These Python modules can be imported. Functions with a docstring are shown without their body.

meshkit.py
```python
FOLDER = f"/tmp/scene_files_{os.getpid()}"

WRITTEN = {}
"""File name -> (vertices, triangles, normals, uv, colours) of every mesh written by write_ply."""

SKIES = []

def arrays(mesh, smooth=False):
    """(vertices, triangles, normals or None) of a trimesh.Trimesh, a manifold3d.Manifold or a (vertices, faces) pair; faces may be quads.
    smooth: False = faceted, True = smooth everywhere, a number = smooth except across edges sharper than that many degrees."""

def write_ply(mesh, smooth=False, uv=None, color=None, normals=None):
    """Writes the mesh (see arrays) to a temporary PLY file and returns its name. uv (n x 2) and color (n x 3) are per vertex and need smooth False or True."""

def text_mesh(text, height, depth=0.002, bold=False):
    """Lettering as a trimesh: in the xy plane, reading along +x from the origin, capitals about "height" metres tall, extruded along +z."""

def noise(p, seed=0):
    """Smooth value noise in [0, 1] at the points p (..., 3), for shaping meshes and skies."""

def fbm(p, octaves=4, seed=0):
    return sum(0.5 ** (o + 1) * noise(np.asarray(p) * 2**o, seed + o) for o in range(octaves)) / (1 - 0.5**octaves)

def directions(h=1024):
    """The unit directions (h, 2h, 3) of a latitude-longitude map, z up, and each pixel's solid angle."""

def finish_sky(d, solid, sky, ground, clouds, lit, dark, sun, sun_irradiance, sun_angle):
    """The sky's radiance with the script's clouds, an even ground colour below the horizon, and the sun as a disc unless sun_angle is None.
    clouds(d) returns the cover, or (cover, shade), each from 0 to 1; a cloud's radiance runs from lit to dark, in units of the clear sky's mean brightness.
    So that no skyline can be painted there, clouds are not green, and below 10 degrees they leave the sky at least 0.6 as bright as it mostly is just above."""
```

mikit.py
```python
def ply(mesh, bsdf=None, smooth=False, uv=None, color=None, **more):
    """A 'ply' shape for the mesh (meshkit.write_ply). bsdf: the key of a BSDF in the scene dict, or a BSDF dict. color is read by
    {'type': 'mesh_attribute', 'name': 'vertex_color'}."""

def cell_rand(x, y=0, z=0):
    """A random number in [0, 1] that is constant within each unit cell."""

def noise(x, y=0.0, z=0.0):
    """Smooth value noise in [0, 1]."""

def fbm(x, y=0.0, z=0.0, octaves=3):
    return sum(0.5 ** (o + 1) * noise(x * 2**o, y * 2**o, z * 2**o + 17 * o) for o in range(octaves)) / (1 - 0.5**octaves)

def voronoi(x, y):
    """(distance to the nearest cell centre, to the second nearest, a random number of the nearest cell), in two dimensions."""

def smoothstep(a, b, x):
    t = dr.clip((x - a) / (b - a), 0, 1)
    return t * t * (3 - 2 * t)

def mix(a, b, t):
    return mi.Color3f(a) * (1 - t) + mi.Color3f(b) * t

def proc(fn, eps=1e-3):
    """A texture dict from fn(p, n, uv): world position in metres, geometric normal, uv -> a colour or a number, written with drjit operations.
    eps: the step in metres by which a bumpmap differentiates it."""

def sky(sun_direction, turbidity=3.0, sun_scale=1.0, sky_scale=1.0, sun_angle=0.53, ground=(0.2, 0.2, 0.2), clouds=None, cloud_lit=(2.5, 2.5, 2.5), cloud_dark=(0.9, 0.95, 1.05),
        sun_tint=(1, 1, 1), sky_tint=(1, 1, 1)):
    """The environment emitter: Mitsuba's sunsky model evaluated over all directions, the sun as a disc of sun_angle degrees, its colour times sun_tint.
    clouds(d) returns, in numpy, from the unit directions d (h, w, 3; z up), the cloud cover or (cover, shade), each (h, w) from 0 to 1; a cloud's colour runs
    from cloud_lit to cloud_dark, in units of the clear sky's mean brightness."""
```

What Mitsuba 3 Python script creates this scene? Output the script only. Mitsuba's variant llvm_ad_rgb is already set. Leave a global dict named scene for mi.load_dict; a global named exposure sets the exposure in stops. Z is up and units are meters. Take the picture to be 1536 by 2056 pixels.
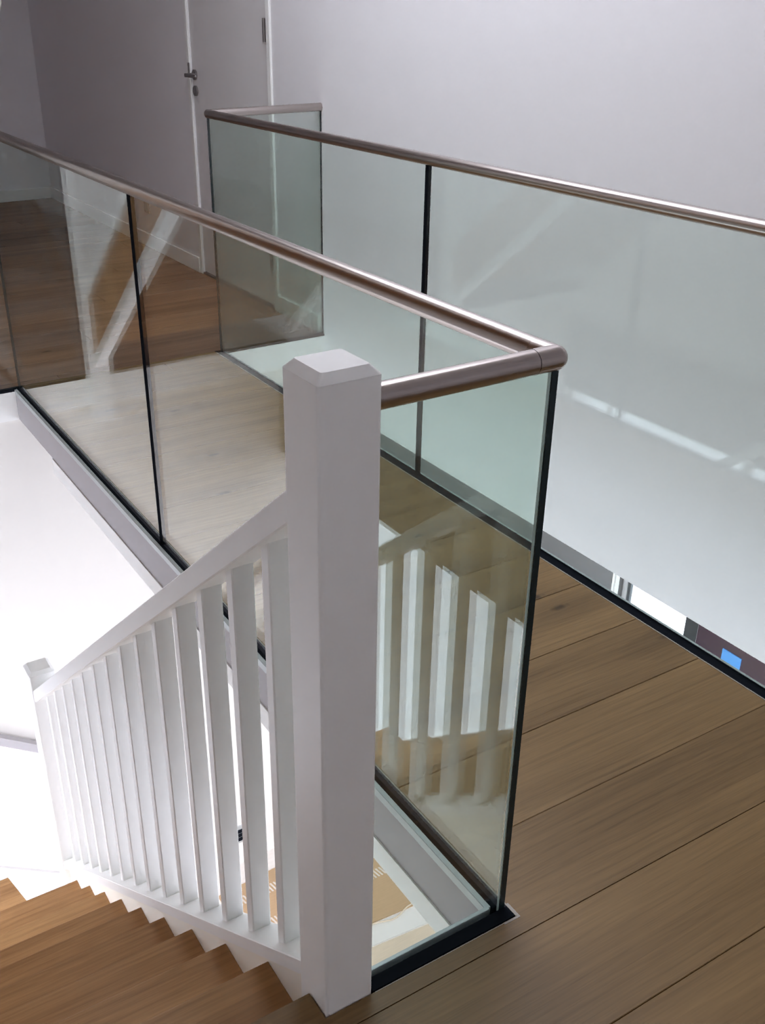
import math, random
import numpy as np
import trimesh
import drjit as dr
import mitsuba as mi
import mikit
from mikit import noise, fbm, voronoi, cell_rand, smoothstep, mix

random.seed(7)
rng = np.random.default_rng(7)
T = mi.ScalarTransform4f
scene, labels = {}, {}

# ------------------------------------------------------------------ camera, sky, exposure
CAM = np.array([-0.93517, 0.87639, 1.41467])
FWD = np.array([0.76333167, -0.45200444, -0.46153737])
UP = np.array([0.39458377, -0.23945778, 0.8871097])
F_PX, PX, PY = 2021.07, 676.41, 1047.41
scene['camera'] = {
    'type': 'perspective', 'fov_axis': 'x', 'fov': 2 * math.degrees(math.atan(768 / F_PX)),
    'principal_point_offset_x': (768 - PX) / 1536, 'principal_point_offset_y': (1028 - PY) / 2056,
    'near_clip': 0.01, 'far_clip': 200.0,
    'to_world': T().look_at(origin=CAM.tolist(), target=(CAM + FWD).tolist(), up=UP.tolist())}
exposure = 5.3


def overcast(d):
    from meshkit import fbm as nfbm
    n = nfbm(d * np.array([3.0, 3.0, 6.0]), 4, 3)
    return np.ones(d.shape[:2]), np.clip((n - 0.45) * 2.0, 0, 1) * 0.25


scene['sky'] = mikit.sky((0.3, 0.5, 0.8), sun_scale=0.0, sky_scale=1.0, ground=(0.62, 0.64, 0.68), clouds=overcast,
                         cloud_lit=(0.97, 0.985, 1.08), cloud_dark=(0.82, 0.845, 0.95))

# ------------------------------------------------------------------ materials
def principled(col, rough, metal=0.0, spec=0.5, **kw):
    return {'type': 'twosided', 'b': {'type': 'principled', 'base_color': {'type': 'rgb', 'value': list(col)} if not isinstance(col, dict) else col,
                                      'roughness': rough, 'metallic': metal, 'specular': spec, **kw}}


def diffuse(col):
    return {'type': 'twosided', 'b': {'type': 'diffuse', 'reflectance': {'type': 'rgb', 'value': list(col)} if not isinstance(col, dict) else col}}


PW = 0.2027          # plank width
PX0 = 0.746          # a plank joint


def plank_segment(ix):
    return (ix * 0.37) % 1.0


def oak(dark, light, knots=0.35, seg=1.9, vary=0.26, px0=PX0):
    def fn(p, n, uv):
        ax = (p.x - px0) / PW
        ix = dr.floor(ax)
        u = ax - ix
        off = ix * 0.37 - dr.floor(ix * 0.37)
        iy = dr.select(p.x > 3.1, dr.floor(p.y / seg + off), mi.Float(0))
        r = cell_rand(ix, iy, 5)
        r2 = cell_rand(ix, iy, 9)
        yy = p.y + r * 41.0
        # broad flame figure: growth rings cut at a shallow angle, wandering along the plank
        drift = fbm(yy * 0.55, r * 17.0, 3.0) - 0.5
        wob = fbm(yy * 3.5, u * 2.5 + r * 13.0, 8.0) - 0.5
        ring = dr.abs(u - 0.5 - 0.7 * drift) * 1.15 + 0.30 * fbm(yy * 0.8, 5.0 + r * 9.0, 1.0) + 0.10 * wob
        ph = ring * 9.0
        saw = ph - dr.floor(ph)
        late = smoothstep(0.55, 0.95, saw) * (1 - smoothstep(0.95, 1.0, saw))
        broad = fbm(u * 3.2 + r * 30.0, yy * 0.8, 1.0)
        fine = fbm(p.x * 150.0, yy * 5.0, 7.0)
        pores = noise(p.x * 520.0, yy * 22.0, 2.0)
        t = 0.52 * broad + 0.26 * fine + 0.14 * pores + 0.10
        t = dr.clip(t * 1.25 - 0.12 + (r2 - 0.5) * vary - 0.11 * late, 0, 1)
        c = mix(dark, light, t)
        kf, ks, kr = voronoi(p.x * 4.6 + 3.7, yy * 1.7)
        has = dr.select(kr < knots, mi.Float(1), mi.Float(0))
        k = has * (1 - smoothstep(0.02, 0.075, kf + 0.025 * noise(p.x * 90.0, p.y * 90.0)))
        halo = has * (1 - smoothstep(0.05, 0.42, kf + 0.12 * (fine - 0.5)))
        c = mix(c, mi.Color3f(dark) * 0.80, halo * 0.45)
        return mix(c, mi.Color3f(dark) * 0.35, k * 0.8)
    return mikit.proc(fn)


def plaster(base):
    def fn(p, n, uv):
        a = fbm(p.x * 1.1 + p.y * 0.4, p.z * 1.3 + p.y, 2.0)
        b = noise(p.x * 160.0, p.y * 160.0, p.z * 160.0)
        return mi.Color3f(base) * (0.985 + 0.02 * a + 0.01 * b)
    return mikit.proc(fn)


def brushed(base):
    def fn(p, n, uv):
        b = noise(p.x * 35.0, p.y * 35.0, p.z * 900.0) + noise(p.x * 900.0, p.y * 30.0, p.z * 500.0)
        return mi.Color3f(base) * (0.93 + 0.07 * b)
    return mikit.proc(fn)


def cardboard_tex(base):
    def fn(p, n, uv):
        a = fbm(p.x * 3.0, p.y * 3.0, 4.0)
        b = noise(p.x * 240.0, p.y * 20.0, 1.0)
        return mi.Color3f(base) * (0.86 + 0.2 * a + 0.06 * b)
    return mikit.proc(fn)


M = {
    'wall_paint': diffuse(plaster((0.842, 0.834, 0.862))),
    'white_plaster': diffuse(plaster((0.765, 0.745, 0.71))),
    'taupe_paint': diffuse(plaster((0.80, 0.775, 0.77))),
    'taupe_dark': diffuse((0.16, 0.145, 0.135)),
    'grey_paint': diffuse(plaster((0.20, 0.20, 0.205))),  # shade on the lower storey wall, given as a dark colour
    'ceiling_paint': diffuse((0.85, 0.85, 0.86)),
    'white_lacquer': principled((0.835, 0.84, 0.825), 0.42, spec=0.45),
    'door_paint': principled((0.70, 0.685, 0.69), 0.5, spec=0.35),
    'grey_fascia': principled((0.42, 0.405, 0.42), 0.5, spec=0.3),
    'ivory_lacquer': principled((0.86, 0.83, 0.745), 0.45, spec=0.4),  # warmer white: the different light on the string is put into the colour
    'oak_floor': principled(oak((0.108, 0.060, 0.021), (0.262, 0.163, 0.067)), 0.38, spec=0.38),
    'oak_tread': principled(oak((0.225, 0.105, 0.040), (0.50, 0.285, 0.125), knots=0.0, vary=0.5, px0=0.0215), 0.40, spec=0.30),
    'oak_landing': principled(oak((0.095, 0.046, 0.024), (0.27, 0.150, 0.088), knots=0.2, seg=2.6, vary=0.5), 0.40, spec=0.4),
    'screed': diffuse((0.06, 0.045, 0.035)),
    'steel': principled(brushed((0.50, 0.445, 0.42)), 0.24, metal=1.0),
    'dark_steel': principled((0.34, 0.32, 0.32), 0.32, metal=1.0),
    'black_rubber': diffuse((0.010, 0.012, 0.016)),
    'dark_rubber': diffuse((0.045, 0.042, 0.052)),
    'aluminium': principled((0.50, 0.54, 0.55), 0.4, metal=0.35, spec=0.5),
    'sealant': principled((0.40, 0.37, 0.33), 0.6, spec=0.2),
    'glass_edge_pale': principled((0.42, 0.52, 0.50), 0.25, spec=0.6),
    'glass_edge': principled((0.010, 0.024, 0.028), 0.35, spec=0.3),
    'slate_frame': principled((0.085, 0.10, 0.11), 0.4),
    'plum_lacquer': principled((0.075, 0.048, 0.070), 0.22, spec=0.55),
    'blue_gloss': principled((0.12, 0.42, 0.95), 0.2, spec=0.6),
    'cardboard': diffuse(cardboard_tex((0.50, 0.35, 0.21))),
    'pale_board': diffuse(cardboard_tex((0.66, 0.55, 0.42))),
    'plastic_sheet': principled((0.72, 0.70, 0.66), 0.35),
    'tape': principled((0.66, 0.60, 0.52), 0.6),
    'lower_screed': diffuse(cardboard_tex((0.84, 0.80, 0.75))),
    'balustrade_glass': {'type': 'thindielectric', 'int_ior': 1.34, 'ext_ior': 1.0,
                         'specular_transmittance': {'type': 'rgb', 'value': [0.925, 0.972, 0.950]}},
    'window_glass': {'type': 'thindielectric', 'int_ior': 1.5, 'ext_ior': 1.0},
}
scene.update(M)

# ------------------------------------------------------------------ helpers
def hull(pts):
    return trimesh.Trimesh(*_hull(np.asarray(pts, float)), process=False)


def _hull(pts):
    h = trimesh.convex.convex_hull(pts)
    return h.vertices, h.faces


def cbox(x0, x1, y0, y1, z0, z1, b=0.0):
    """A box with chamfered edges."""
    if b <= 0:
        return trimesh.creation.box(bounds=[[x0, y0, z0], [x1, y1, z1]])
    b = min(b, 0.45 * min(x1 - x0, y1 - y0, z1 - z0))
    pts = []
    for sx in (0, 1):
        for sy in (0, 1):
            for sz in (0, 1):
                c = [(x0, x1)[sx], (y0, y1)[sy], (z0, z1)[sz]]
                s = [1 - 2 * sx, 1 - 2 * sy, 1 - 2 * sz]
                for k in range(3):
                    q = [c[i] + (0 if i == k else s[i] * b) for i in range(3)]
                    pts.append(q)
    return hull(pts)


def prism_xz(poly, y0, y1):
    """Polygon of (x, z) points extruded from y0 to y1."""
    from shapely.geometry import Polygon
    m = trimesh.creation.extrude_polygon(Polygon(poly), y1 - y0, engine='earcut')
    v = m.vertices.copy()
    v = np.stack([v[:, 0], y0 + v[:, 2], v[:, 1]], 1)
    return trimesh.Trimesh(v, m.faces[:, ::-1], process=False)


def prism_yz(poly, x0, x1):
    from shapely.geometry import Polygon
    m = trimesh.creation.extrude_polygon(Polygon(poly), x1 - x0, engine='earcut')
    v = m.vertices.copy()
    v = np.stack([x0 + v[:, 2], v[:, 0], v[:, 1]], 1)
    return trimesh.Trimesh(v, m.faces, process=False)


def prism_xy(poly, z0, z1):
    from shapely.geometry import Polygon
    m = trimesh.creation.extrude_polygon(Polygon(poly), z1 - z0, engine='earcut')
    m.apply_translation([0, 0, z0])
    return m


def cyl(a, b, r, n=40):
    a, b = np.asarray(a, float), np.asarray(b, float)
    m = trimesh.creation.cylinder(radius=r, segment=[a, b], sections=n)
    return m


def join(ms):
    return trimesh.util.concatenate(ms)


def key_for(name):
    used = set(k for k in list(scene) + list(labels))
    def taken(k):
        return k in used or any(u.startswith(k + '__') for u in used)
    if not taken(name):
        return name
    i = 1
    while taken(f'{name}_{i:03d}'):
        i += 1
    return f'{name}_{i:03d}'


_count = {}


def part(parent, name, mesh, mat, smooth=False, label=None):
    base = f'{parent}__{name}'
    i = _count.get(base, 0)
    _count[base] = i + 1
    k = base if i == 0 else f'{base}_{i:03d}'
    scene[k] = mesh if isinstance(mesh, dict) else mikit.ply(mesh, mat, smooth=smooth)
    if label:
        labels[k] = {'label': label}
    return k


def thing(name, label, cat, group=None, mesh=None, mat=None, smooth=False):
    k = key_for(name)
    labels[k] = {'label': label, 'category': cat}
    if group:
        labels[k]['group'] = group
    if mesh is not None:
        scene[k] = mikit.ply(mesh, mat, smooth=smooth)
    return k


def struct(name, mesh, mat, label=None, smooth=False):
    scene[name] = mikit.ply(mesh, mat, smooth=smooth)
    labels[name] = {'kind': 'structure'}
    if label:
        labels[name]['label'] = label
    return name


# ------------------------------------------------------------------ dimensions
W = -0.9175            # plane of the right-hand glass
YW = -1.4455           # right wall
YL = 1.25              # left wall of the stairwell
XE = 3.104             # landing edge at the far end
XB = 7.45              # far wall
XN = -3.2              # wall behind the camera
ZC = 2.55              # ceiling
ZL = -3.12             # lower floor
ZS = -0.33             # underside of the upper floor beside the right wall
YF = -3.75             # far wall of the lower storey
RISE, RUN, NOSE0 = 0.161, 0.2027, 0.021
XJ = 1.554             # joint between glass panels

# ------------------------------------------------------------------ room shell
# right wall: upper storey only, it ends at ZS; the door opening is filled by the door
DX0, DX1, DZ = 3.585, 4.475, 2.06
struct('wall_right', join([
    cbox(XN - .1, DX0, YW - 0.12, YW, ZS, ZC), cbox(DX1, XB + .1, YW - 0.12, YW, ZS, ZC),
    cbox(DX0, DX1, YW - 0.12, YW, DZ, ZC), cbox(DX0, DX1, YW - 0.12, YW, ZS, 0.0)]), 'wall_paint',
    'tall plain white wall on the right, running past the bridge to the door')
struct('wall_back', cbox(XB, XB + 0.1, YW, YL, -0.1, ZC), 'wall_paint', 'shaded white wall at the far end of the landing')
NY_0, NY_1, NZ_0, NZ_1 = -3.4, 1.1, ZL + 0.05, -0.50
UY_0, UY_1, UZ_0, UZ_1 = -0.60, 0.40, 1.10, 2.0
struct('wall_near', join([cbox(XN - 0.1, XN, YF, YL, UZ_1, ZC), cbox(XN - 0.1, XN, YF, YL, NZ_1, UZ_0), cbox(XN - 0.1, XN, YF, UY_0, UZ_0, UZ_1), cbox(XN - 0.1, XN, UY_1, YL, UZ_0, UZ_1),
                          cbox(XN - 0.1, XN, YF, NY_0, ZL, NZ_1), cbox(XN - 0.1, XN, NY_1, YL, ZL, NZ_1), cbox(XN - 0.1, XN, NY_0, NY_1, ZL, NZ_0)]), 'wall_paint')
# stairwell wall with the window opening
WX0, WX1, WZ0, WZ1 = 1.20, 3.104, -2.90, -0.568
struct('wall_left', join([
    cbox(XN, WX0, YL, YL + 0.16, ZL, WZ1), cbox(WX1, XE + .12, YL, YL + 0.16, ZL, WZ1),
    cbox(WX0, WX1, YL, YL + 0.16, ZL, WZ0)]), 'wall_paint')
struct('trim_10', cbox(1.16, XE, YL - 0.055, YL - 0.001, WZ1 + 0.012, -0.20, 0.003), 'taupe_dark', 'added dark block above the stairwell window, dulls the reflection in the left glass')  # unseen dark block, added to kill a bright reflection in the left glass
struct('wall_left_001', cbox(XN, XB, YL, YL + 0.16, WZ1, ZC), 'taupe_paint')
# wall below the far landing
struct('wall_stair', cbox(XE, XE + 0.12, YF, YL, ZL, -0.13), 'white_plaster', 'brightly lit white wall below the far landing')
# lower storey far wall with glazed door
GX0, GX1, GZ1 = 2.535, 3.055, -0.62
PX_0, PX_1 = -2.6, 0.9
struct('wall_lower', join([
    cbox(XN, PX_0, YF - 0.15, YF, ZL, ZS), cbox(PX_1, GX0, YF - 0.15, YF, ZL, ZS), cbox(GX1, XE + .12, YF - 0.15, YF, ZL, ZS),
    cbox(GX0, GX1, YF - 0.15, YF, GZ1, ZS), cbox(PX_0, PX_1, YF - 0.15, YF, GZ1, ZS)]), 'wall_paint')
struct('floor_001', cbox(XN, XE + .12, YF - .15, YL + .16, ZL - 0.1, ZL), 'lower_screed', 'pale floor of the lower storey seen down through the void')
# ceiling with the roof window opening
KX0, KX1, KY0, KY1 = 0.5, 3.15, -1.38, 0.06
struct('ceiling', join([
    cbox(XN, KX0, YW, YL, ZC, ZC + 0.25), cbox(KX1, XB, YW, YL, ZC, ZC + 0.25),
    cbox(KX0, KX1, YW, KY0, ZC, ZC + 0.25), cbox(KX0, KX1, KY1, YL, ZC, ZC + 0.25)]), 'ceiling_paint')
struct('ceiling_001', join([
    cbox(XN, XE + .12, YF, YW - 0.12, ZS, ZS + 0.2), cbox(XN, -0.05, YW, YL, ZS, -0.16)]), 'ceiling_paint')


def window(name, axis, a0, a1, z0, z1, at, depth, mullions, mat, label, fw=0.05):
    """A glazed frame in the plane y = at (axis 'y') or x = at (axis 'x')."""
    k = name
    labels[k] = {'kind': 'structure', 'label': label}
    d0, d1 = at - depth / 2, at + depth / 2

    def bar(b0, b1, c0, c1):
        return cbox(b0, b1, d0, d1, c0, c1, 0.004) if axis == 'y' else cbox(d0, d1, b0, b1, c0, c1, 0.004)

    bars = [(a0, a0 + fw), (a1 - fw, a1)] + [(m - fw / 2, m + fw / 2) for m in mullions]
    for b0, b1 in bars:
        part(k, 'frame_post', bar(b0, b1, z0, z1), mat)
    edges = sorted([a0 + fw] + [m + s * fw / 2 for m in mullions for s in (-1, 1)] + [a1 - fw])
    for e0, e1 in zip(edges[::2], edges[1::2]):
        part(k, 'frame_rail', bar(e0, e1, z0, z0 + fw), mat)
        part(k, 'frame_rail', bar(e0, e1, z1 - fw, z1), mat)
        v = np.array([[e0, at, z0 + fw], [e1, at, z0 + fw], [e1, at, z1 - fw], [e0, at, z1 - fw]])
        if axis == 'x':
            v = v[:, [1, 0, 2]]
        part(k, 'pane', trimesh.Trimesh(v, [[0, 1, 2], [0, 2, 3]], process=False), 'window_glass')


window('window_1', 'y', WX0, WX1, WZ0, WZ1, YL + 0.018, 0.03, [2.80], 'white_lacquer', 'bright window low in the side wall of the stairwell', fw=0.022)
window('window_2', 'y', GX0, GX1, ZL + 0.02, GZ1, YF - 0.02, 0.03, [], 'slate_frame', 'overexposed glazed door of the lower storey, seen below the right wall', fw=0.022)
window('window_4', 'y', PX_0, PX_1, ZL + 0.02, GZ1, YF - 0.07, 0.06, [-1.4, -0.3], 'slate_frame', 'wide glazing of the lower storey', fw=0.06)
window('window_5', 'x', NY_0, NY_1, NZ_0, NZ_1, XN - 0.05, 0.06, [-1.9, -0.4], 'slate_frame', 'added glazing behind the viewer that brightens the wall below the far landing', fw=0.06)  # unseen glazing, put in to brighten the wall under the far landing
window('window_6', 'x', UY_0, UY_1, UZ_0, UZ_1, XN - 0.05, 0.06, [], 'white_lacquer', 'added window behind the viewer that brightens the newel post and far wall')  # unseen window added to light the newel face turned to the viewer
# roof window
labels['window_3'] = {'kind': 'structure', 'label': 'roof window above the bridge'}
for b in ((KX0, KX0 + .05, KY0, KY1), (KX1 - .05, KX1, KY0, KY1), (KX0 + .05, KX1 - .05, KY0, KY0 + .05), (KX0 + .05, KX1 - .05, KY1 - .05, KY1)):
    part('window_3', 'frame_rail', cbox(b[0], b[1], b[2], b[3], ZC + 0.17, ZC + 0.24, 0.004), 'white_lacquer')
v = np.array([[KX0 + .05, KY0 + .05, ZC + .21], [KX1 - .05, KY0 + .05, ZC + .21], [KX1 - .05, KY1 - .05, ZC + .21], [KX0 + .05, KY1 - .05, ZC + .21]])
part('window_3', 'pane', trimesh.Trimesh(v, [[0, 1, 2], [0, 2, 3]], process=False), 'window_glass')

# ------------------------------------------------------------------ upper floor: slabs, planks
TH = 0.018
struct('floor', join([
    cbox(XN, -0.034, YW, YL, -0.16, -TH), cbox(-0.034, 0.0, 0.37, YL, -0.12, -TH),
    cbox(-0.034, XE, W + 0.02, -0.022, -0.10, -TH),
    cbox(XE + 0.02, XB, YW, YL, -0.12, -TH)]), 'screed', 'wide oak plank floor of the landing and the bridge')


def plank(x0, x1, y0, y1):
    if x1 - x0 < 0.008 or y1 - y0 < 0.02:
        return
    part('floor', 'plank', cbox(x0 + 0.0006, x1 - 0.0006, y0 + 0.0005, y1 - 0.0005, -TH, 0.0, 0.0011), 'oak_landing' if x0 > XE + 0.02 else 'oak_floor')


def courses(x0, x1, y0, y1, seg=1.9):
    i = math.floor((x0 - PX0) / PW + 1e-6)
    while PX0 + i * PW < x1 - 1e-6:
        a, b = max(x0, PX0 + i * PW), min(x1, PX0 + (i + 1) * PW)
        off = (i * 0.37) % 1.0
        cuts = [y0] + sorted(c for c in [(j - off) * seg for j in range(-4, 5)] if y0 + 0.05 < c < y1 - 0.05) + [y1]
        for c0, c1 in zip(cuts[:-1], cuts[1:]):
            plank(a, b, c0, c1)
        i += 1


XF = -0.0315                                  # floor edge at the near channel
courses(XN, PX0 - 4 * PW, YW, YL, 9.0)              # near landing up to the joint at -0.065
a, b, ya, yb = PX0 - 4 * PW + 0.0006, PX0 - 3 * PW - 0.0006, W + 0.0275, -0.0185
part('floor', 'plank', prism_xy([(a, YW), (XF, YW), (XF, ya), (b, ya), (b, yb), (XF, yb), (XF, 0.366), (NOSE0, 0.366), (NOSE0, YL - 0.002), (a, YL - 0.002)], -TH, -0.0002),
     'oak_floor', label='plank cut out around the channel corner')
courses(PX0 - 3 * PW, XE - 0.0, W + 0.0275, -0.0185, 9.0)
courses(XE + 0.024, XB, YW, YL, 2.6)               # far landing
plank(XE, XE + 0.024, W + 0.0275, -0.0185)

# light sealant line between planks and channels
SE = 0.0024
seal = [cbox(XF + 0.001, XE, -0.0185, -0.0185 + SE, -0.012, 0.0006), cbox(XF - 0.0014, XF, -0.0185, 0.2745, -0.012, 0.0004), cbox(XF - 0.004, XF, -0.0225, 0.012, -0.012, 0.0006), cbox(XF, XF + 0.03, -0.0225, -0.0185, -0.012, 0.0006),
        cbox(0.0, XE, W + 0.0275 - SE, W + 0.0275, -0.012, 0.0006)]
struct('trim_1', join(seal), 'sealant', 'thin pale sealant line along the floor channels')

# fascias along the void
struct('trim_2', join([cbox(0.004, XE - 0.014, 0.006, 0.0195, -0.128, -0.0205)]), 'grey_fascia', 'grey fascia along the left side of the bridge')
struct('trim_3', join([cbox(0.06, 2.62, 0.006, 0.0235, -0.188, -0.1285), cbox(0.06, 2.62, W + 0.03, 0.006, -0.188, -0.105)]), 'white_lacquer',
       'white plaster edge below the grey bridge fascia')
struct('trim_4', join([cbox(XE - 0.012, XE + 0.02, 0.012, YL, -0.13, -0.008), cbox(XE - 0.012, XE + 0.02, YW, W - 0.012, -0.13, -0.008)]), 'white_lacquer',
       'white fascia along the edge of the far landing')
struct('trim_5', join([cbox(-0.034, 0.0, W - 0.5, W - 0.02, -0.3, -0.02), cbox(-0.0, 0.008, 0.02, 0.27, -0.16, -0.02)]), 'white_lacquer')
struct('trim_6', cbox(0.06, XE - 0.012, W - 0.014, W - 0.006, -0.128, -0.02), 'grey_fascia')

# baseboards of the far landing
struct('baseboard_right', join([cbox(XE + 0.024, 3.545, YW, YW + 0.014, 0, 0.085, 0.002), cbox(4.515, XB, YW, YW + 0.014, 0, 0.085, 0.002)]), 'white_lacquer')
struct('baseboard_back', cbox(XB - 0.014, XB, YW + 0.014, YL, 0, 0.085, 0.002), 'white_lacquer')

# ------------------------------------------------------------------ door in the right wall
D = 'door_1'
labels[D] = {'kind': 'structure', 'label': 'plain white flush door with a steel lever handle at the far landing'}
part(D, 'frame', join([cbox(DX0 - 0.040, DX0 - 0.003, YW - 0.06, YW + 0.010, 0, DZ + 0.04, 0.003), cbox(DX1 + 0.003, DX1 + 0.036, YW - 0.06, YW + 0.010, 0, DZ + 0.04, 0.003),
                       cbox(DX0 - 0.003, DX1 + 0.003, YW - 0.06, YW + 0.010, DZ + 0.004, DZ + 0.04, 0.003)]), 'white_lacquer', label='thin bright white door frame')
part(D, 'leaf', cbox(DX0, DX1, YW - 0.045, YW - 0.004, 0.016, DZ, 0.002), 'door_paint')
part(D, 'threshold', cbox(DX0 - 0.003, DX1 + 0.003, YW - 0.05, YW + 0.004, -0.002, 0.012), 'slate_frame', label='dark threshold gap under the door')


def disc(x, z, r, y0, y1, n=32):
    return cyl((x, y0, z), (x, y1, z), r, n)


hx, hz = 4.436, 1.058
handle = part(D, 'handle', join([disc(hx, hz, 0.026, YW - 0.005, YW + 0.006), cyl((hx, YW + 0.004, hz), (hx, YW + 0.056, hz), 0.010, 20),
                                 cyl((hx, YW + 0.050, hz), (hx - 0.125, YW + 0.050, hz), 0.0095, 20), trimesh.creation.icosphere(subdivisions=2, radius=0.0098).apply_translation([hx, YW + 0.050, hz]),
                                 trimesh.creation.icosphere(subdivisions=2, radius=0.0095).apply_translation([hx - 0.125, YW + 0.050, hz])]), 'dark_steel', smooth=40,
              label='stainless steel lever handle')
part(D, 'keyhole_rose', join([disc(hx, hz - 0.078, 0.026, YW - 0.005, YW + 0.006), cbox(hx - 0.006, hx + 0.006, YW + 0.006, YW + 0.009, hz - 0.094, hz - 0.064, 0.001)]), 'dark_steel', smooth=40,
     label='round steel keyhole rose')
part(D, 'strike_plate', cbox(DX1 + 0.001, DX1 + 0.020, YW + 0.0085, YW + 0.0125, 1.06, 1.115, 0.001), 'dark_steel', label='dark steel strike plate on the frame')
part(D, 'hinge', join([cyl((DX0 + 0.022, YW + 0.004, 1.238), (DX0 + 0.022, YW + 0.004, 1.336), 0.0085, 16), cbox(DX0 + 0.010, DX0 + 0.034, YW - 0.006, YW + 0.002, 1.24, 1.334)]), 'dark_steel', smooth=40,
     label='steel hinge')
part(D, 'hinge', join([cyl((DX0 + 0.022, YW + 0.004, 0.22), (DX0 + 0.022, YW + 0.004, 0.318), 0.0085, 16), cbox(DX0 + 0.010, DX0 + 0.034, YW - 0.006, YW + 0.002, 0.222, 0.316)]), 'dark_steel', smooth=40,
     label='steel hinge')

# wall socket
S = thing('wall_socket', 'small grey wall socket above the baseboard, left of the door', 'socket')
part(S, 'plate', cbox(5.27, 5.35, YW, YW + 0.010, 0.215, 0.300, 0.003), 'grey_fascia')
part(S, 'insert', join([cbox(5.283, 5.337, YW + 0.010, YW + 0.012, 0.228, 0.287, 0.001)]), 'aluminium')

# ------------------------------------------------------------------ glass balustrades
GT = 0.0052        # half thickness of the glass
RR = 0.0168        # rail radius
ZR = 1.0           # rail axis


def pane_x(x0, x1, y, z0=0.0, z1=ZR - 0.010):
    """Two faces of a pane that runs along x."""
    v, f = [], []
    for s in (-1, 1):
        b = len(v)
        v += [[x0, y + s * GT, z0], [x1, y + s * GT, z0], [x1, y + s * GT, z1], [x0, y + s * GT, z1]]
        f += [[b, b + 1, b + 2], [b, b + 2, b + 3]] if s < 0 else [[b, b + 2, b + 1], [b, b + 3, b + 2]]
    return trimesh.Trimesh(v, f, process=False)


def pane_y(y0, y1, x, z0=0.0, z1=ZR - 0.010):
    v, f = [], []
    for s in (-1, 1):
        b = len(v)
        v += [[x + s * GT, y0, z0], [x + s * GT, y1, z0], [x + s * GT, y1, z1], [x + s * GT, y0, z1]]
        f += [[b, b + 2, b + 1], [b, b + 3, b + 2]] if s < 0 else [[b, b + 1, b + 2], [b, b + 2, b + 3]]
    return trimesh.Trimesh(v, f, process=False)


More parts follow.
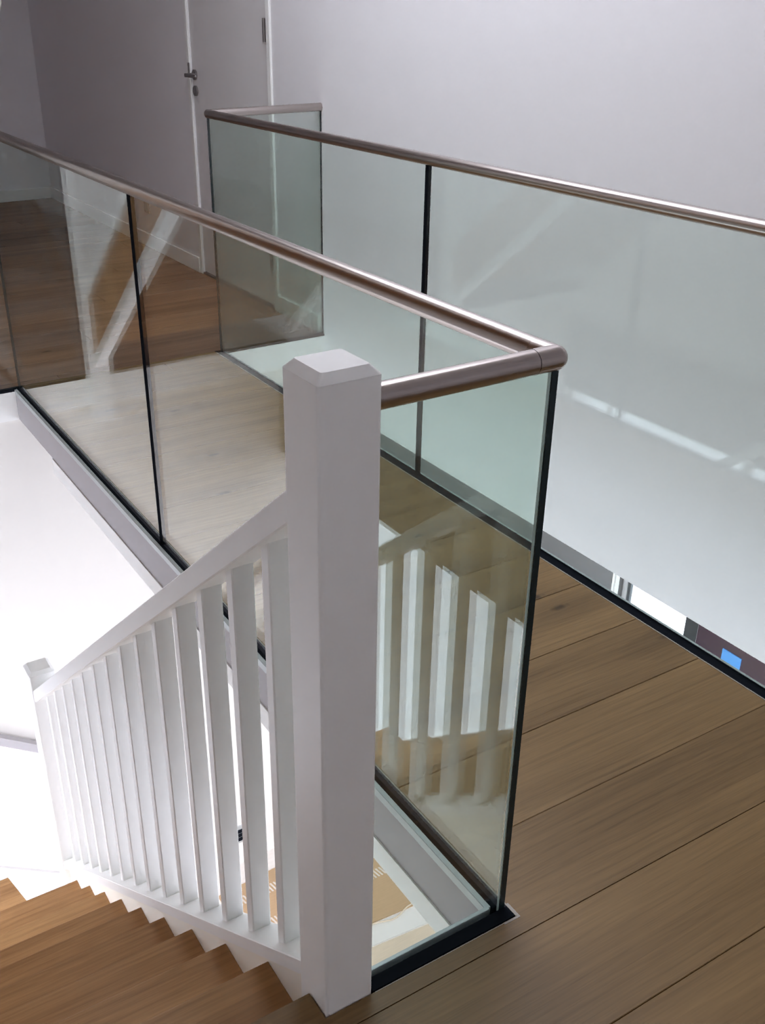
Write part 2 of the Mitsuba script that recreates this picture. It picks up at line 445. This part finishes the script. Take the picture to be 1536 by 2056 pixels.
def edge_x(x, y, z0=-0.004, z1=ZR - 0.010, w=0.003):
    return cbox(x - w / 2, x + w / 2, y - GT, y + GT, z0, z1)


def edge_y(y, x, z0=-0.004, z1=ZR - 0.010, w=0.003):
    return cbox(x - GT, x + GT, y - w / 2, y + w / 2, z0, z1)


def elbow(x, y, sx, sy, r=RR, n=36):
    """Mitred corner of two tubes: one along x (towards sx), one along y (towards sy), 35 mm long, with the ball of the corner."""
    L = 0.036
    e = r + 0.00035
    return join([cyl((x, y, ZR), (x + sx * L, y, ZR), e, n), cyl((x, y, ZR), (x, y + sy * L, ZR), e, n),
                 trimesh.creation.icosphere(subdivisions=4, radius=e).apply_translation([x, y, ZR])])


def seam_ring(a, b):
    return cyl(a, b, RR + 0.0006, 40)


def balustrade(label, y, side, x_start, x_end, joints, near_to, far_to, name='glass_balustrade'):
    """Glass along x at y between x_start and x_end, with returns along y at both ends. side: +1 when the void lies towards +y."""
    k = thing(name, label, 'glass balustrade')
    jw = 0.0105 if side > 0 else 0.0075
    cuts = [x_start] + joints + [x_end]
    for i, (a, b) in enumerate(zip(cuts[:-1], cuts[1:])):
        a2, b2 = a + (jw - 0.001 if i > 0 else -GT), b - (jw - 0.001 if i < len(cuts) - 2 else -GT)
        g = part(k, 'glass_panel', pane_x(a2, b2, y), 'balustrade_glass')
        if i == 0:
            part(g, 'edge', edge_x(a2 + 0.0015, y), 'glass_edge')
        if i == len(cuts) - 2:
            part(g, 'edge', edge_x(b2 - 0.0010, y, w=0.002), 'glass_edge')
    for j in joints:
        part(k, 'joint', cbox(j - jw, j + jw, y - GT - .0008, y + GT + .0008, 0.0, ZR - 0.012), 'black_rubber', label='black joint between two glass panels')
    for x, to in ((x_start, near_to), (x_end, far_to)):
        y0, y1 = sorted((y + math.copysign(GT + 0.001, to - y), to))
        g = part(k, 'glass_panel', pane_y(y0, y1, x), 'balustrade_glass')
        ends = (y0, y1) if to > y else (y1, y0)
        c = math.copysign(0.0012, to - y)
        if x == x_start:
            part(g, 'edge', cbox(x - 0.0035, x - 0.0005, *sorted((ends[0], ends[0] + 2 * c)), -0.004, ZR - 0.010), 'glass_edge_pale', label='bright polished glass edge')
        part(g, 'edge', edge_y(ends[1] - c, x, w=0.002), 'glass_edge')
    # handrail
    L = 0.0366
    sgn = math.copysign(1, near_to - y)
    h = part(k, 'handrail', cyl((x_start + L, y, ZR), (x_end - L, y, ZR), RR, 48), 'steel', smooth=40, label='round stainless steel handrail tube')
    for x, to, sx in ((x_start, near_to, 1), (x_end, far_to, -1)):
        s = math.copysign(1, to - y)
        part(k, 'handrail', cyl((x, y + s * L, ZR), (x, to, ZR), RR, 48), 'steel', smooth=40, label='short stainless steel handrail tube')
        part(k, 'elbow', elbow(x, y, sx, s), 'steel', smooth=40, label='mitred steel corner piece of the handrail')
    # floor channel: dark gasket on the floor side, glass, thin light edge on the void side
    ya, yb = (y - 0.0122, y - GT) if side > 0 else (y + GT, y + 0.0247)
    yc, yd = (y + GT, y + GT + 0.009) if side > 0 else (y - GT - 0.004, y - GT)
    ye, yf = (y + GT + 0.009, y + GT + 0.021) if side > 0 else (y - GT - 0.012, y - GT - 0.004)
    xs, xe = x_start - 0.0265, x_end
    part(k, 'channel', join([cbox(x_start - GT, xe + 0.02, ya, yb, -0.06, -0.0006), cbox(x_start - GT, xe, y - GT, y + GT, -0.06, -0.002)]), 'dark_rubber' if side > 0 else 'black_rubber', label='dark floor channel that holds the glass')
    part(k, 'gasket', cbox(x_start + 0.004, xe, yc, yd, -0.05, 0.0), 'black_rubber', label='black rubber gasket')
    part(k, 'edge_strip', cbox(x_start + 0.008, xe - 0.005, ye, yf, -0.02, 0.0, 0.0008), 'aluminium', label='pale metal strip along the void')
    return k


LB = balustrade('left glass balustrade with steel tube handrail, turning a corner to the tall white post', -0.006, +1, 0.0, XE, [XJ], 0.277, 0.277)
# near return: wide black channel on the floor side
part(LB, 'channel', cbox(-0.0285, -GT, -0.0182, 0.2765, -0.06, 0.0), 'black_rubber')
part(LB, 'edge_strip', cbox(GT, 0.0125, 0.0125, 0.2775, -0.02, 0.0, 0.0008), 'aluminium')
part(LB, 'channel', cbox(XE + GT, XE + 0.0235, -0.0285, 0.277, -0.05, 0.0), 'black_rubber')
part(LB, 'gasket', cbox(XE - GT - 0.006, XE - GT, 0.012, 0.277, -0.03, 0.001), 'black_rubber')

RB = balustrade('long right glass balustrade with a steel tube handrail, running beside the white wall', W, -1, 0.0, XE, [XJ + 0.008], YW + 0.001, YW + 0.001)
part(RB, 'channel', cbox(XE + GT, XE + 0.0235, YW, W + 0.0247, -0.05, 0.0), 'black_rubber')
part(RB, 'gasket', cbox(XE - GT - 0.006, XE - GT, YW, W - 0.012, -0.03, 0.001), 'black_rubber')
part(RB, 'channel', cbox(-0.0285, -GT, YW, W + 0.02, -0.06, 0.0), 'black_rubber')

# ------------------------------------------------------------------ newel posts
NX0, NX1, NY0, NY1 = -0.0296, 0.0560, 0.2782, 0.3638


def newel(label, x0, x1, y0, y1, z0, ztop):
    """Square post: softened arrises, capped by a chamfered top."""
    k = thing('newel_post', label, 'post')
    r, n = 0.0055, 4
    def ring(off, z):
        pts = []
        for cx, cy, a0 in ((x1 - r, y1 - r, 0), (x0 + r, y1 - r, 90), (x0 + r, y0 + r, 180), (x1 - r, y0 + r, 270)):
            for i in range(n + 1):
                a = math.radians(a0 + 90 * i / n)
                pts.append((cx + r * math.cos(a), cy + r * math.sin(a)))
        c = np.array([(x0 + x1) / 2, (y0 + y1) / 2])
        h = np.array([(x1 - x0) / 2, (y1 - y0) / 2])
        p = c + (np.array(pts) - c) * ((h - off) / h)
        return np.column_stack([p, np.full(len(p), z)])
    part(k, 'shaft', hull(np.vstack([ring(0, z0), ring(0, ztop)])), 'white_lacquer', smooth=25)
    part(k, 'cap', hull(np.vstack([ring(0, ztop + 0.0002), ring(0.0105, ztop + 0.0115)])), 'white_lacquer', smooth=25, label='chamfered cap')
    return k


newel('tall white square newel post with chamfered top at the head of the stairs', NX0, NX1, NY0, NY1, -0.1548, 1.038)
LX0, LX1 = 1.952, 2.038
newel('white square newel post at the lower end of the stair balustrade', LX0, LX1, NY0, NY1, -1.95, -0.598)
UX0, UX1 = 3.032, 3.1035
newel('white newel post at the foot of the upper stairs, mirrored in the left glass', UX0 - 0.012, UX1 - 0.012, NY0, NY1, -0.19, 1.038)

# ------------------------------------------------------------------ stair balustrades
def sloped_bar(x0, z0, x1, z1, hz, y0, y1, c):
    """A bar with plumb ends whose upper face runs from (x0, z0) to (x1, z1); hz is its plumb height, c the chamfer."""
    s = (z1 - z0) / (x1 - x0)
    pts = []
    for x, zt in ((x0, z0), (x1, z1)):
        zb = zt - hz
        pts += [(x, y0 + c, zt), (x, y1 - c, zt), (x, y0, zt - c), (x, y1, zt - c), (x, y0, zb + c), (x, y1, zb + c), (x, y0 + c, zb), (x, y1 - c, zb)]
    return hull(pts)


def balustrade_of_stairs(label, xa, xb, rail_a, rail_b, bot_a, bot_b, xs):
    k = thing('stair_balustrade', label, 'balustrade')
    part(k, 'handrail', sloped_bar(xa, rail_a, xb, rail_b, 0.049, 0.296, 0.360, 0.003), 'white_lacquer', label='sloping white handrail')
    part(k, 'bottom_rail', sloped_bar(xa, bot_a, xb, bot_b, 0.036, 0.296, 0.360, 0.0022), 'white_lacquer', label='sloping white bottom rail')
    sr, sb = (rail_b - rail_a) / (xb - xa), (bot_b - bot_a) / (xb - xa)
    for x in xs:
        x0, x1 = x - 0.0123, x + 0.0123
        pts, ch = [], 0.0022
        for dx in (x0, x1):
            zt = rail_a + sr * (dx - xa) - 0.047
            zb = bot_a + sb * (dx - xa) - 0.002
            for z in (zt, zb):
                inx = dx + (ch if dx == x0 else -ch)
                pts += [(dx, 0.302 + ch, z), (dx, 0.340 - ch, z), (inx, 0.302, z), (inx, 0.340, z)]
        part(k, 'baluster', hull(pts), 'white_lacquer')
    return k


def slope_z(z_at, x_at, s, x):
    return z_at + s * (x - x_at)


SR, SB = -0.8085, -0.7765
bal_x = [0.1697 + 0.12920 * i for i in range(14)]
balustrade_of_stairs('white wooden stair balustrade sloping down from the tall newel post', NX1, LX0,
                     slope_z(0.874, 0.065, SR, NX1), slope_z(0.874, 0.065, SR, LX0),
                     slope_z(0.028, 0.065, SB, NX1), slope_z(0.028, 0.065, SB, LX0), bal_x)
ux = UX0 - 0.012
balustrade_of_stairs('white stair balustrade of the upper flight, mirrored in the left glass', 0.42, ux,
                     slope_z(1.18, ux, -0.80, 0.42), 1.18, slope_z(0.385, ux, -0.80, 0.42), 0.385,
                     [ux - 0.10 - 0.1292 * i for i in range(19)])

# ------------------------------------------------------------------ stairs
st = thing('staircase', 'straight flight of oak treads with white strings going down to the left', 'stairs')
NT = 10
for kx in range(1, NT):
    xn, z = NOSE0 + RUN * kx, -RISE * kx + 0.006
    xb = NOSE0 + RUN * (kx - 1) - 0.030
    b = 0.0012
    part(st, 'tread', cbox(xb, xn, 0.3425, YL - 0.02, z - 0.036, z, b), 'oak_tread')
for kx in range(0, NT):
    xr = NOSE0 + RUN * kx - 0.028
    part(st, 'riser', cbox(xr - 0.012, xr, 0.366 if kx == 0 else 0.345, YL - 0.02, -RISE * (kx + 1), -RISE * kx - 0.036), 'white_lacquer', label='white riser')
# winder at the turn
zt = -RISE * 10
part(st, 'tread', prism_xy([(1.816, YL - 0.02), (2.157, YL - 0.02), (2.157, 0.538), (2.0, 0.506), (1.816, 0.468)], zt - 0.036, zt), 'oak_tread', label='wedge-shaped oak tread at the turn')
# strings: closed on the balustrade side and along the wall
xa, xb = NX1, LX0
za, zb = slope_z(0.028, 0.065, SB, xa) - 0.040, slope_z(0.028, 0.065, SB, xb) - 0.040
part(st, 'string', prism_xz([(xa, za), (xb, zb), (xb, zb - 0.34), (xa, za - 0.34)][::-1], 0.302, 0.3422), 'ivory_lacquer', label='closed white string below the balustrade')
part(st, 'string', prism_xz([(NOSE0 - 0.02, 0.0), (2.1, -1.66), (2.1, -1.99), (NOSE0 - 0.02, -0.36)][::-1], YL - 0.02, YL - 0.004), 'white_lacquer', label='white string along the wall')

up = thing('staircase', 'upper flight of stairs rising towards the viewer, mirrored in the left glass', 'stairs')
su = -0.80
z1 = 0.06
for y0, y1 in ((0.300, 0.342), (YL - 0.054, YL - 0.014)):
    part(up, 'string', prism_xz([(0.42, slope_z(z1 + 0.046, ux, su, 0.42)), (ux, z1 + 0.046), (ux, z1 + 0.288), (0.42, slope_z(z1 + 0.288, ux, su, 0.42))], y0 + 0.006, y1), 'oak_tread')
    part(up, 'edge_strip', prism_xz([(0.42, slope_z(z1, ux, su, 0.42)), (ux, z1), (ux, z1 + 0.0455), (0.42, slope_z(z1 + 0.0455, ux, su, 0.42))], y0, y1), 'white_lacquer', label='white strip along the lower edge')
for kx in range(1, 14):
    xn = ux - RUN * kx
    z = RISE * kx + 0.150
    part(up, 'tread', cbox(xn, min(xn + RUN + 0.012, ux - 0.001), 0.3425, YL - 0.055, z - 0.036, z, 0.003), 'oak_tread')
    part(up, 'riser', cbox(xn + RUN, xn + RUN + 0.012, 0.366 if kx == 1 else 0.3425, YL - 0.055, z - RISE + 0.0, z - 0.036), 'oak_tread')

# ------------------------------------------------------------------ stair wall: skirting and wall handrail below the landing
def wall_strip(z_at, y_at, s, y0, y1, h, x0, x1):
    return prism_yz([(y0, z_at + s * (y0 - y_at)), (y1, z_at + s * (y1 - y_at)), (y1, z_at + s * (y1 - y_at) - h), (y0, z_at + s * (y0 - y_at) - h)], x0, x1)


k = thing('wall_handrail', 'pale sloping handrail on the bright wall behind the lower newel post', 'handrail')
part(k, 'rail', wall_strip(-1.643, 0.335, 0.70, 0.135, 1.20, 0.050, XE - 0.055, XE - 0.018), 'grey_fascia')
for y in (0.22, 0.75):
    part(k, 'bracket', cbox(XE - 0.030, XE, y - 0.012, y + 0.012, -1.693 + 0.70 * (y - 0.335) - 0.03, -1.693 + 0.70 * (y - 0.335) + 0.018), 'door_paint')
struct('trim_7', wall_strip(-2.529, 0.33, 0.69, 0.11, 1.20, 0.20, XE - 0.016, XE), 'door_paint', 'sloping white skirting board on the wall beside the lower stairs')

# ------------------------------------------------------------------ lower storey
k = thing('wall_vent', 'small black vent with a grey rim low on the white wall, seen between two balusters', 'vent')
part(k, 'rim', cbox(XE - 0.006, XE, -0.90, -0.78, -2.958, -2.828, 0.002), 'aluminium')
part(k, 'grille', join([cbox(XE - 0.012, XE - 0.006, -0.893, -0.787, -2.938 + 0.03 * i, -2.938 + 0.03 * i + 0.024, 0.002) for i in range(3)] ), 'black_rubber')


def sheet(label, poly, z, h, mat, name='cardboard_sheet', cat='cardboard', group=None):
    return thing(name, label, cat, group, prism_xy(poly, ZL + z, ZL + z + h), mat)


sheet('brown cardboard sheet on the lower floor, nearest the white wall', [(2.31, -1.62), (3.0, -1.62), (2.94, -0.62), (2.375, -0.62)], 0.0, 0.006, 'cardboard')
sheet('pale clear plastic sheet lying across the lower floor', [(2.16, -1.75), (2.295, -1.75), (2.37, -0.6), (2.255, -0.6)], 0.0, 0.002, 'plastic_sheet', 'plastic_sheet', 'plastic sheet')
sheet('pale tan board on the lower floor below the near channel', [(1.55, -1.75), (2.15, -1.75), (2.245, -0.6), (1.65, -0.6)], 0.0, 0.006, 'pale_board', 'floor_board', 'board')
for yy, lab in ((2.84, 'the one nearer the white wall'), (2.62, 'the one farther from the white wall')):
    segs = []
    for i in range(44):
        y0 = -1.60 + 0.0215 * i
        q = [(yy - 0.030, y0), (yy + 0.030, y0 + 0.012), (yy + 0.030, y0 + 0.022), (yy - 0.030, y0 + 0.010)]
        segs.append(hull([(a, b, ZL + c) for a, b in q for c in (0.0062, 0.0075)]))
    thing('tape_strip', 'white stitched tape strip on the brown cardboard, ' + lab, 'tape', None, join(segs), 'tape')
v = [(2.30 + 0.012 * math.sin(9 * t) + 0.02 * math.sin(23 * t), -1.6 + t, ZL + 0.009) for t in np.linspace(0, 0.95, 30)]
thing('paper_edge', 'pale torn paper edge curling along the brown cardboard', 'paper', None, join([cyl(a, b, 0.004, 8) for a, b in zip(v[:-1], v[1:])]), 'pale_board', 40)

k = thing('cabinet', 'dark purple-brown lacquered cabinet in the lower storey, below the right wall', 'cabinet')
part(k, 'body', cbox(0.99, 2.15, YF + 0.003, YF + 0.40, ZL, -1.0, 0.004), 'plum_lacquer')
for i in range(2):
    part(k, 'door', cbox(0.995 + i * 0.58, 0.995 + i * 0.58 + 0.573, YF + 0.40, YF + 0.418, ZL + 0.06, -1.01, 0.003), 'plum_lacquer')
k = thing('panel', 'blue panel painted as a reflection on the dark cabinet below the right wall', 'panel')
part(k, 'face', prism_xz([(1.835, -1.93), (1.96, -1.93), (1.96, -1.80), (1.835, -1.80)], YF + 0.4185, YF + 0.424), 'blue_gloss')  # flat blue piece painted in place of a reflection on the cabinet
struct('trim_8', join([cbox(2.44, GX0, YF + .001, YF + 0.02, ZL, GZ1)]), 'slate_frame')
struct('trim_9', join([cbox(XE - 0.02, XE - 0.001, -3.70, -3.665, ZL, -0.7), cbox(XE - 0.012, XE - 0.001, -3.665, -3.64, ZL, -0.7)]), 'white_lacquer', 'pale door frame strips below the right wall')
k = thing('grey_door', 'grey sheet on the lower storey wall, shade put in as colour, below the right wall', 'door')
part(k, 'leaf', cbox(XE - 0.012, XE - 0.001, -3.635, -1.60, ZL + 0.01, -0.5, 0.002), 'grey_paint')  # grey sheet over the wall, coloured dark in place of shade
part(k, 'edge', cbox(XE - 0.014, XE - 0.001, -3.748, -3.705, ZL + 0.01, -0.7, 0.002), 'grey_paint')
